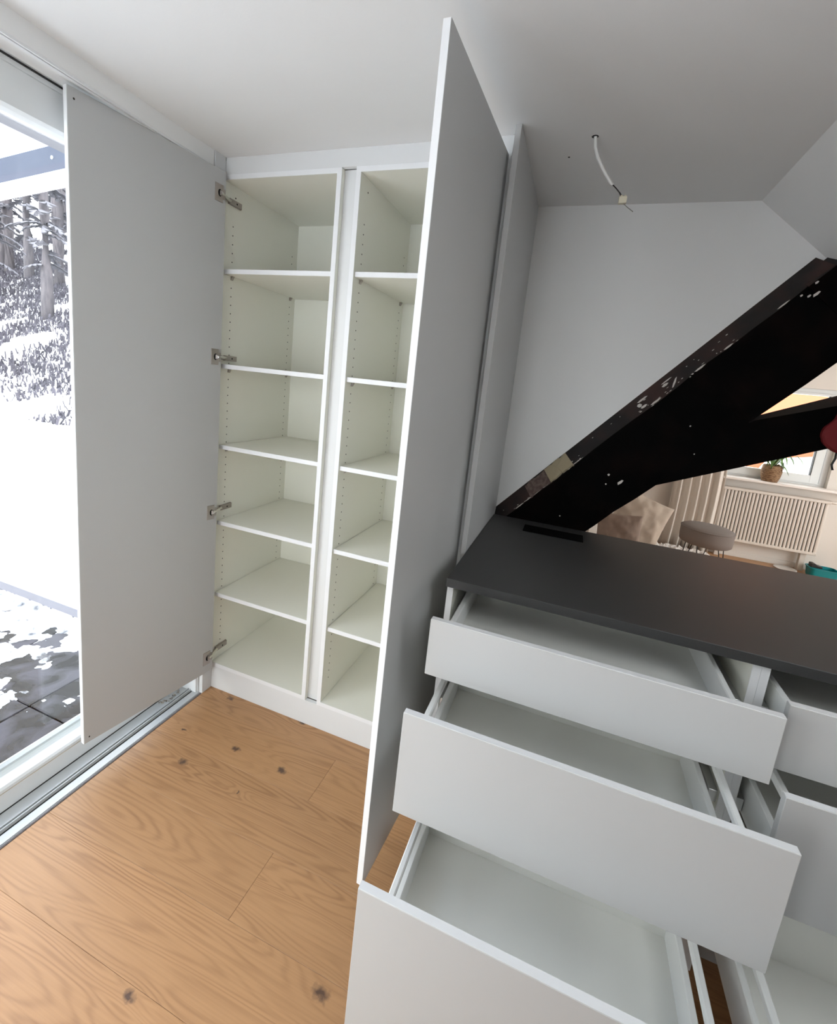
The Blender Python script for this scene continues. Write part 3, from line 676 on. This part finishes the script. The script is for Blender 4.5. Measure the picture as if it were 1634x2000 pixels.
# stool
st = empty('stool', (2.86, 3.40, 0.0), 'round grey-brown upholstered stool on thin black hairpin legs', 'stool')
UPH = M('taupe_fabric', (0.19, 0.16, 0.145), 0.95, bump=(300, 0.4))
lathe('seat', [(0.001, 0.0), (0.205, 0.0), (0.222, 0.012), (0.226, 0.06), (0.226, 0.135), (0.222, 0.150), (0.195, 0.166), (0.12, 0.174), (0.001, 0.176)], (2.86, 3.40, 0.345), UPH, st, 36)
lathe('piping', [(0.224, 0.0), (0.2295, 0.003), (0.2295, 0.008), (0.224, 0.011)], (2.86, 3.40, 0.487), UPH, st, 36)
BLK = M('black_steel_rod', (0.012, 0.012, 0.012), 0.4)
for k in range(3):
    a = math.radians(200 + 120 * k); c, s = math.cos(a), math.sin(a); px, py = -s, c
    top = [(2.86 + 0.15 * c + 0.05 * px * q, 3.40 + 0.15 * s + 0.05 * py * q, 0.348) for q in (-1, 1)]
    bot = (2.86 + 0.215 * c, 3.40 + 0.215 * s, 0.004)
    bl = [(bot[0] + 0.008 * px * q, bot[1] + 0.008 * py * q, 0.004) for q in (-1, 1)]
    tube('leg', [top[0], bl[0], bl[1], top[1]], 0.0045, BLK, st, 6)
# couch bed with cushions
bd = empty('daybed', (1.75, 2.55, 0.0), 'low daybed with a white cover behind the diagonal beam', 'bed')
BEDM = M('white_bed_cover', (0.74, 0.70, 0.66), 0.95, bump=(30, 0.4))
box('base', 1.02, 2.40, 1.90, 3.30, 0.0, 0.24, M('pale_wood', (0.42, 0.29, 0.18), 0.6), bd, 0.004)
box('mattress', 1.04, 2.38, 1.92, 3.28, 0.24, 0.40, BEDM, bd, 0.03)
def cushion(name, c, sx, sz, th, rx, ry, rz, mat, label, seed):
    v, f = [], []; n = 26
    Rm = Matrix.Rotation(rz, 3, 'Z') @ Matrix.Rotation(ry, 3, 'Y') @ Matrix.Rotation(rx, 3, 'X')
    for side in (1, -1):
        for j in range(n + 1):
            for i in range(n + 1):
                u, w_ = 2 * i / n - 1, 2 * j / n - 1
                h = max(0.0, (1 - abs(u) ** 2.6) * (1 - abs(w_) ** 2.6)) ** 0.55
                pull = 1 - 0.06 * (1 - abs(u)) * abs(w_) - 0.0
                wr = (0.020 * mnoise.noise(Vector((u * 2.6 + seed, w_ * 2.6, side))) + 0.008 * mnoise.noise(Vector((u * 7 + seed, w_ * 5, side)))) * (1 if h > .15 else 0)
                p = Vector((u * sx * (1 - 0.05 * (1 - w_ * w_)), side * (th * h + wr), w_ * sz * (1 - 0.05 * (1 - u * u))))
                v.append(Rm @ p + Vector(c))
    m = (n + 1) ** 2
    for s in (0, 1):
        for j in range(n):
            for i in range(n):
                a = s * m + j * (n + 1) + i; f.append((a, a + 1, a + n + 2, a + n + 1))
    o = mesh_obj(name, v, f, mat, smooth=True)
    bm = bmesh.new(); bm.from_mesh(o.data); bmesh.ops.remove_doubles(bm, verts=bm.verts, dist=0.0005); bmesh.ops.recalc_face_normals(bm, faces=bm.faces); bm.to_mesh(o.data); bm.free()
    return tag(o, label, 'cushion')
cushion('cushion', (2.11, 2.48, 0.665), 0.215, 0.21, 0.085, math.radians(-14), math.radians(20), 0.15, M('oatmeal_linen', (0.48, 0.40, 0.33), 0.95, bump=(200, 0.3)), 'large oatmeal cushion at the back of the daybed', 1)
cushion('cushion', (1.935, 2.15, 0.595), 0.16, 0.165, 0.075, math.radians(-16), math.radians(-4), -0.1, M('tan_linen', (0.25, 0.185, 0.15), 0.95, bump=(200, 0.3)), 'smaller tan cushion leaning on the oatmeal one', 6)
cushion('cushion', (1.55, 2.15, 0.565), 0.19, 0.12, 0.07, math.radians(-24), 0.1, 0.2, M('white_linen', (0.72, 0.68, 0.64), 0.95), 'white cushion beside the tan one under the beam', 9)
# fleece rug (uncountable pile) and floor things
v, f = [], []; rg = random.Random(8)
n = 26
for j in range(n + 1):
    for i in range(n + 1):
        u, w_ = i / n, j / n; e = min(u, 1 - u, w_, 1 - w_)
        v.append((2.55 + 0.60 * u + .02 * rg.random(), 3.68 + 0.55 * w_ + .02 * rg.random(), 0.004 + min(1, e * 10) * rg.uniform(.03, .075)))
for j in range(n):
    for i in range(n):
        a = j * (n + 1) + i; f.append((a, a + 1, a + n + 2, a + n + 1))
tag(mesh_obj('fleece_rug', v, f, M('white_fleece', (0.74, 0.70, 0.67), 1.0), smooth=False), 'white fluffy fleece rug on the floor behind the stool', 'rug')
def tub(name, c, lx, ly, h, mat, parent=None):
    def rr_(sx, sy, n=6):
        out = []; r = min(sx, sy) * 0.45
        for (qx, qy, a0) in ((1, 1, 0), (-1, 1, 90), (-1, -1, 180), (1, -1, 270)):
            for k in range(n):
                a = math.radians(a0 + 90 * k / (n - 1)); out.append((qx * (sx - r) + r * math.cos(a), qy * (sy - r) + r * math.sin(a)))
        return out
    rings = [(0.86, 0.0), (0.90, 0.02), (0.97, h - 0.012), (1.04, h - 0.010), (1.04, h), (0.95, h), (0.88, 0.012)]
    v, f = [], []
    for s, z in rings: v += [(c[0] + p[0] * s, c[1] + p[1] * s, c[2] + z) for p in rr_(lx, ly)]
    m = 24
    for i in range(len(rings) - 1):
        for k in range(m): f.append((i * m + k, i * m + (k + 1) % m, (i + 1) * m + (k + 1) % m, (i + 1) * m + k))
    f.append(tuple(range(m))); f.append(tuple((len(rings) - 1) * m + k for k in range(m)))
    return mesh_obj(name, v, f, mat, parent, smooth=False, bevel=0)
tag(tub('plastic_tub', (4.20, 4.235, 0.0), 0.130, 0.085, 0.105, M('teal_plastic', (0.0, 0.21, 0.235), 0.35)), 'teal plastic tub on the floor beside the radiator foot', 'tub')
tag(lathe('saucer', [(0.001, 0.004), (0.06, 0.0), (0.075, 0.002), (0.105, 0.018), (0.103, 0.021), (0.07, 0.007), (0.001, 0.006)], (3.895, 4.27, 0.0), M('white_china', (0.72, 0.68, 0.64), 0.3), None, 28), 'white saucer on the floor under the radiator', 'saucer')
tag(prism('dark_shoe', [(4.075, 0.105), (4.075, 0.150), (4.105, 0.152), (4.135, 0.130), (4.170, 0.128), (4.178, 0.116), (4.17, 0.105)], 'y', 4.18, 4.25, BLK, bevel=0.004), 'small black slipper laid across the teal tub', 'slipper')
# red cloth hung over the strut
RED = M('red_cloth', (0.16, 0.004, 0.007), 0.7)
v, f = [], []
ring = [(2.392, 1.665), (2.380, 1.610), (2.354, 1.578), (2.350, 1.550), (2.362, 1.520), (2.390, 1.497), (2.43, 1.482), (2.50, 1.50), (2.50, 1.72), (2.42, 1.70)]
rc = empty('red_scarf', (2.42, 0.50, 1.50), 'red cloth hung over the black timber strut with a dark cord below', 'cloth')
prism('cloth', [(x, z) for x, z in ring], 'y', 0.505, 0.5315, RED, rc, bevel=0.006)
tube('cord', [(2.408, 0.515, 1.50), (2.410, 0.512, 1.47), (2.403, 0.510, 1.445), (2.410, 0.510, 1.425)], 0.004, BLK, rc, 6)

# ------------------------------------------------------------------ outdoors, left: terrace, snow, wooded slope, canopy
ter = box('terrace', -3.2, -0.20, -2.5, 0.16, -0.22, -0.135, M('dark_joint_grit', (0.05, 0.05, 0.055), 0.8), None, 0); tag(ter, kind='structure')
SLAB = mix_noise('wet_granite', (0.004, 0.004, 0.005), (0.055, 0.053, 0.066), 7.5, 0.42, 0.60, (0.25, 0.45), 8, bump=0.3, dist=0.6)
SLAB.node_tree.nodes['Principled BSDF'].inputs['Specular IOR Level'].default_value = 0.2
rs = random.Random(2)
x = -0.22
for i in range(6):
    for j in range(5):
        x1 = -0.22 - 0.50 * i; y1 = 0.16 - 0.55 * j
        box('paving_slab', x1 - 0.496, x1, y1 - 0.546, y1, -0.135, -0.10 + (0.0 if (i + j) % 3 else 0.004), SLAB, ter, 0.004)
tag(box('terrace_kerb', -3.2, -0.45, 0.16, 0.225, -0.2, -0.055, M('lavender_kerb', (0.10, 0.10, 0.125), 0.5)), 'grey metal edging between the wet terrace and the snow field', 'kerb')
# melting snow lying on the slabs
nx, ny = 260, 210
X0, X1, Y0, Y1 = -3.4, -0.24, -2.3, 0.158
def hs_(x, y):
    n1 = mnoise.fractal(Vector((x * 2.1 + 3.1, y * 2.6, 0.3)), 0.9, 2.1, 5)
    bias = 0.0 + 0.36 * max(0.0, min(1.0, (-x - 0.75) / 0.9)) + 0.25 * max(0, (y + 0.1))
    n2 = mnoise.fractal(Vector((x * 9 + 1.7, y * 9, 4.3)), 0.8, 2.1, 4)
    return n1 * 0.42 + n2 * 0.42 + bias
H = [[hs_(X0 + (X1 - X0) * i / nx, Y0 + (Y1 - Y0) * j / ny) for j in range(ny + 1)] for i in range(nx + 1)]
v, f, idx = [], [], {}
for i in range(nx):
    for j in range(ny):
        if max(H[i][j], H[i + 1][j], H[i][j + 1], H[i + 1][j + 1]) <= 0: continue
        q = []
        for (a, b) in ((i, j), (i + 1, j), (i + 1, j + 1), (i, j + 1)):
            if (a, b) not in idx:
                idx[(a, b)] = len(v)
                v.append((X0 + (X1 - X0) * a / nx, Y0 + (Y1 - Y0) * b / ny, -0.102 + min(0.05, max(-0.004, H[a][b] * 0.10))))
            q.append(idx[(a, b)])
        f.append(tuple(q))
tag(mesh_obj('melting_snow', v, f, mix_noise('slushy_snow', (0.05, 0.05, 0.06), (0.8, 0.82, 0.86), 9, 0.36, 0.52, (0.3, 0.8), 7, bump=0.5), smooth=True), 'patchy melting snow on the dark terrace slabs', 'snow', kind='stuff')
# snow field and hillside
def hill(x, y):
    h = 0.63 * max(0.0, y - 5.4 + 0.10 * (x + 12) * 0.0)
    return -0.12 + h + 0.18 * mnoise.noise(Vector((x * 0.35, y * 0.35, 2.0))) * min(1, max(0, (y - 0.4) / 3)) + (0.10 * mnoise.noise(Vector((x * 1.5, y * 1.5, 5.0))) if y > 5 else 0)
v, f = [], []
gx = [-60 + 1.0 * i for i in range(61)]; gy = [0.22, 0.8, 1.6, 2.4, 3.2, 4, 4.6, 5.0, 5.4] + [5.9 + 0.7 * i for i in range(40)]
for xx in gx:
    for yy in gy:
        v.append((min(xx, -0.45), yy, hill(xx, yy)))
m = len(gy)
for i in range(len(gx) - 1):
    for j in range(m - 1):
        f.append((i * m + j, (i + 1) * m + j, (i + 1) * m + j + 1, i * m + j + 1))
tag(mesh_obj('snow_field', v, f, SNOW, smooth=True), kind='structure')
tag(box('snow_ground', -60, -3.2, -50, 0.22, -0.5, -0.13, SNOW, None, 0), kind='structure')
tag(box('snow_ground.001', -3.2, 40, -50, -2.5, -0.5, -0.13, SNOW, None, 0), kind='structure')
# brush poking from the snow (uncountable)
BRUSH = M('frosted_brush', (0.075, 0.070, 0.090), 0.9)
v, f = [], []; rbh = random.Random(31)
cam_v = Vector(CP)
def wedge(u, y):              # x on the sight line of image column u at depth y (only to keep the planting where it is seen)
    return -3.0 - (y - 1.0) * (1.72 - 0.0016 * u)
for i in range(60000):
    y = 5.2 + 13.5 * rbh.random() ** 0.9
    if rbh.random() > 0.30 + 0.06 * (y - 5.2): continue
    x = rbh.uniform(-4.2 - 1.15 * y, -1.0 - 1.75 * y + 6.0) if False else rbh.uniform(-2.2 * y - 3, -0.9 * y - 1)
    if mnoise.noise(Vector((x * 0.5, y * 0.5, 9))) < -0.18: continue
    z = hill(x, y); L_ = rbh.uniform(0.10, 0.34); a = rbh.uniform(0, 6.28); t = rbh.uniform(0.1, 1.0)
    d = Vector((math.cos(a), math.sin(a), 0)) * L_ * t; s = Vector((-math.sin(a), math.cos(a), 0)) * rbh.uniform(.012, .035)
    p = Vector((x, y, z - 0.03)); b0 = len(v)
    mid = p + d * 0.5 + Vector((0, 0, L_ * 0.7))
    v += [p - s, p + s, mid + s * 0.8, mid - s * 0.8, p + d + Vector((0, 0, L_ * (0.9 - 0.3 * t)))]
    f += [(b0, b0 + 1, b0 + 2, b0 + 3), (b0 + 3, b0 + 2, b0 + 4)]
tag(mesh_obj('hillside_brush', v, f, BRUSH), 'frosted brush and twigs poking through the snow of the slope', 'brush', kind='stuff')
# trees
BARK = mix_noise('hazed_grey_bark', (0.075, 0.068, 0.078), (0.110, 0.098, 0.108), 6, 0.4, 0.6, (0.9, 0.9), stretch=(2, 2, .4))  # bark and needles paled in colour to stand for haze
NEED = M('hazed_needles', (0.085, 0.083, 0.098), 0.9)
SNOWB = M('snow_on_branches', (0.17, 0.17, 0.20), 0.9)
def make_tree(seed, h, r, label):
    rt = random.Random(seed)
    root = empty('snowy_tree', (0, 0, 0), label, 'tree', 'trees on the snowy slope')
    pts = [(0.05 * math.sin(k + seed) * k * .15, 0.04 * math.cos(k * 1.3 + seed) * k * .15, -0.3 + h * k / 6) for k in range(7)]
    tube('trunk', pts, [r * (1 - 0.13 * k) for k in range(7)], BARK, root, 9)
    vb, fb, vs2, fs2 = [], [], [], []
    for i in range(70):
        z = h * (0.14 + 0.84 * rt.random()); a = rt.uniform(0, 6.28); L_ = (1.0 * (1 - z / h) + 0.35) * rt.uniform(.5, 1.0)
        d = Vector((math.cos(a), math.sin(a), 0)); s = Vector((-d.y, d.x, 0))
        n = 5; prev = None
        for k in range(n + 1):
            t = k / n; p = Vector((0, 0, z)) + d * L_ * t + Vector((0, 0, -0.35 * L_ * t * t - 0.05 * t)); wd = 0.16 * (1 - t) * (0.4 + t) + 0.01
            for (vv, ff, dz) in ((vb, fb, 0.0), (vs2, fs2, 0.035)):
                q = 0.75 if dz else 1.0
                vv += [p - s * wd * q + Vector((0, 0, dz - .05)), p + Vector((0, 0, dz)), p + s * wd * q + Vector((0, 0, dz - .05))]
                b0 = len(vv) - 3
                if k: ff += [(b0 - 3, b0 - 2, b0 + 1, b0), (b0 - 2, b0 - 1, b0 + 2, b0 + 1)]
            for q in (-1, 1):         # side sprays
                if 0 < k < n:
                    e = p + s * q * (0.34 * (1 - t) + .08) + d * 0.12 + Vector((0, 0, -0.10)); b0 = len(vb)
                    vb += [p - d * .03, p + d * .05, e]; fb.append((b0, b0 + 1, b0 + 2))
                    if rt.random() < .7:
                        b0 = len(vs2); up = Vector((0, 0, .03)); vs2 += [p - d * .025 + up, p + d * .04 + up, e + up]; fs2.append((b0, b0 + 1, b0 + 2))
    bo = mesh_obj('branches', vb, fb, NEED, root)
    mesh_obj('branch_snow', vs2, fs2, SNOWB, bo)
    return root
def copy_tree(o, parent=None):
    c = o.copy(); COL.objects.link(c); c.parent = parent
    for ch in o.children: copy_tree(ch, c)
    return c
protos = [make_tree(*a) for a in ((1, 11, .20, 'tall grey conifer with snow along its drooping branches on the slope'), (2, 13, .26, 'thick-trunked tall conifer standing in the snow of the slope'), (3, 9, .15, 'slim-trunked shorter conifer standing among thicker trunks on the slope'))]
spots = [(-19.65, 12.0, 1, 0.3), (-16.6, 9.6, 0, 1.2), (-21.4, 10.6, 2, 2.0), (-22.6, 12.6, 0, 2.6), (-25.0, 13.2, 1, 4.0), (-21.0, 14.2, 2, 3.0), (-17.4, 12.0, 2, 5.0), (-27.5, 14.2, 0, 0.7),
         (-23.5, 15.8, 1, 1.9), (-27.6, 17.0, 2, 2.2), (-30.2, 15.6, 1, 3.1), (-15.6, 14.4, 0, 0.1), (-13.2, 10.8, 1, 0.9), (-26.0, 18.5, 0, 1.4), (-30.5, 19.5, 1, 2.7), (-22.6, 18.0, 2, 0.5), (-33.5, 19.0, 0, 4.4)]
usedp = set()
for x, y, k, rz in spots:
    o = protos[k] if k not in usedp else copy_tree(protos[k]); usedp.add(k)
    o.location = (x, y, hill(x, y)); o.rotation_euler.z = rz
# canopy over the terrace
FROST = bpy.data.materials.new('snow_dusted_glass'); FROST.use_nodes = True
_n = FROST.node_tree; _n.nodes.remove(_n.nodes['Principled BSDF'])
_d = _n.nodes.new('ShaderNodeBsdfTranslucent'); _d.inputs[0].default_value = (0.62, 0.68, 0.78, 1)
_t = _n.nodes.new('ShaderNodeBsdfTransparent'); _m = _n.nodes.new('ShaderNodeMixShader'); _m.inputs[0].default_value = 0.10
_n.links.new(_d.outputs[0], _m.inputs[1]); _n.links.new(_t.outputs[0], _m.inputs[2]); _n.links.new(_m.outputs[0], _n.nodes['Material Output'].inputs[0])
LAV = M('lavender_rafter', (0.078, 0.082, 0.104), 0.5); LAVL = M('lavender_flange', (0.085, 0.083, 0.105), 0.5)
cn = empty('terrace_canopy', (-1.6, 0.3, -0.1), 'grey-blue glazed terrace canopy outside the glass wall', 'canopy')
def rz_(x, base): return base + 0.0905 * (x + 1.5)
for yy in (0.30, -2.6):
    prism('rafter', [(x, rz_(x, b)) for x, b in ((-0.30, 2.690), (-3.6, 2.690), (-3.6, 2.590), (-0.30, 2.590))], 'y', yy, yy + 0.06, LAV, cn)
    prism('rafter_flange', [(x, rz_(x, b)) for x, b in ((-0.30, 2.590), (-3.6, 2.590), (-3.6, 2.548), (-0.30, 2.548))], 'y', yy - 0.006, yy + 0.066, LAVL, cn)
    prism('side_board', [(x, rz_(x, b)) for x, b in ((-0.30, 2.548), (-3.6, 2.548), (-3.6, 2.474), (-0.30, 2.474))], 'y', yy - 0.012, yy + 0.03, M('white_side_board', (0.9, 0.9, 0.9), 0.6), cn)
prism('glass_panel', [(-0.30, rz_(-0.30, 2.70)), (-3.6, rz_(-3.6, 2.70)), (-3.6, rz_(-3.6, 2.71)), (-0.30, rz_(-0.30, 2.71))], 'y', -2.6, 0.36, FROST, cn)
box('gutter_beam', -3.65, -3.5, -2.65, 0.40, 2.28, 2.45, LAV, cn, 0.003)
for yy in (0.33, -2.57):
    box('post', -3.62, -3.52, yy - .05, yy + .05, -0.12, 2.29, LAV, cn, 0.003)
lathe('screw_cap', [(0.0001, 0.0), (0.010, 0.0), (0.010, 0.004)], (0, 0, 0), EDGE, None, 12).name = 'tmp_cap'
cap = bpy.data.objects['tmp_cap']; cap.parent = cn; cap.name = 'screw_cap'
cap.rotation_euler = (math.pi / 2, 0, 0); cap.location = Vector((-1.515, 0.298, 2.625)) - WL[cn.name]

# ------------------------------------------------------------------ outdoors, far side: snowy yard and orange house
tag(box('snow_yard', -0.4, 40, 4.62, 60, -0.5, -0.15, SNOW, None, 0), kind='structure')
tag(prism('snow_bank', [(5.5, -0.2), (14.0, -0.2), (13.6, 0.9), (11, 1.25), (8.0, 1.1), (6.0, 0.7)], 'y', 10.2, 11.6, SNOW, bevel=0.1), 'snow bank in front of the orange house outside the far window', 'snow bank')
hs = empty('orange_house', (10, 13, -0.15), 'orange rendered house seen through the far window', 'house')
ORA = M('orange_render', (0.42, 0.145, 0.070), 0.9)
box('wall', 5.5, 16, 12.0, 18, -0.2, 4.6, ORA, hs, 0)
prism('roof', [(5.2, 4.55), (16.3, 4.55), (16.3, 4.75), (10.8, 7.2), (5.2, 4.75)], 'y', 11.6, 18.4, SNOW, hs)
for xx in (7.2, 9.6, 12.0):
    fr_ = box('window', xx, xx + 1.0, 11.95, 12.02, 2.55, 3.8, PVC, hs, 0.01); box('pane', xx + .1, xx + .9, 11.93, 11.96, 2.65, 3.7, M('dark_pane', (0.08, 0.09, 0.1), 0.1), fr_, 0)
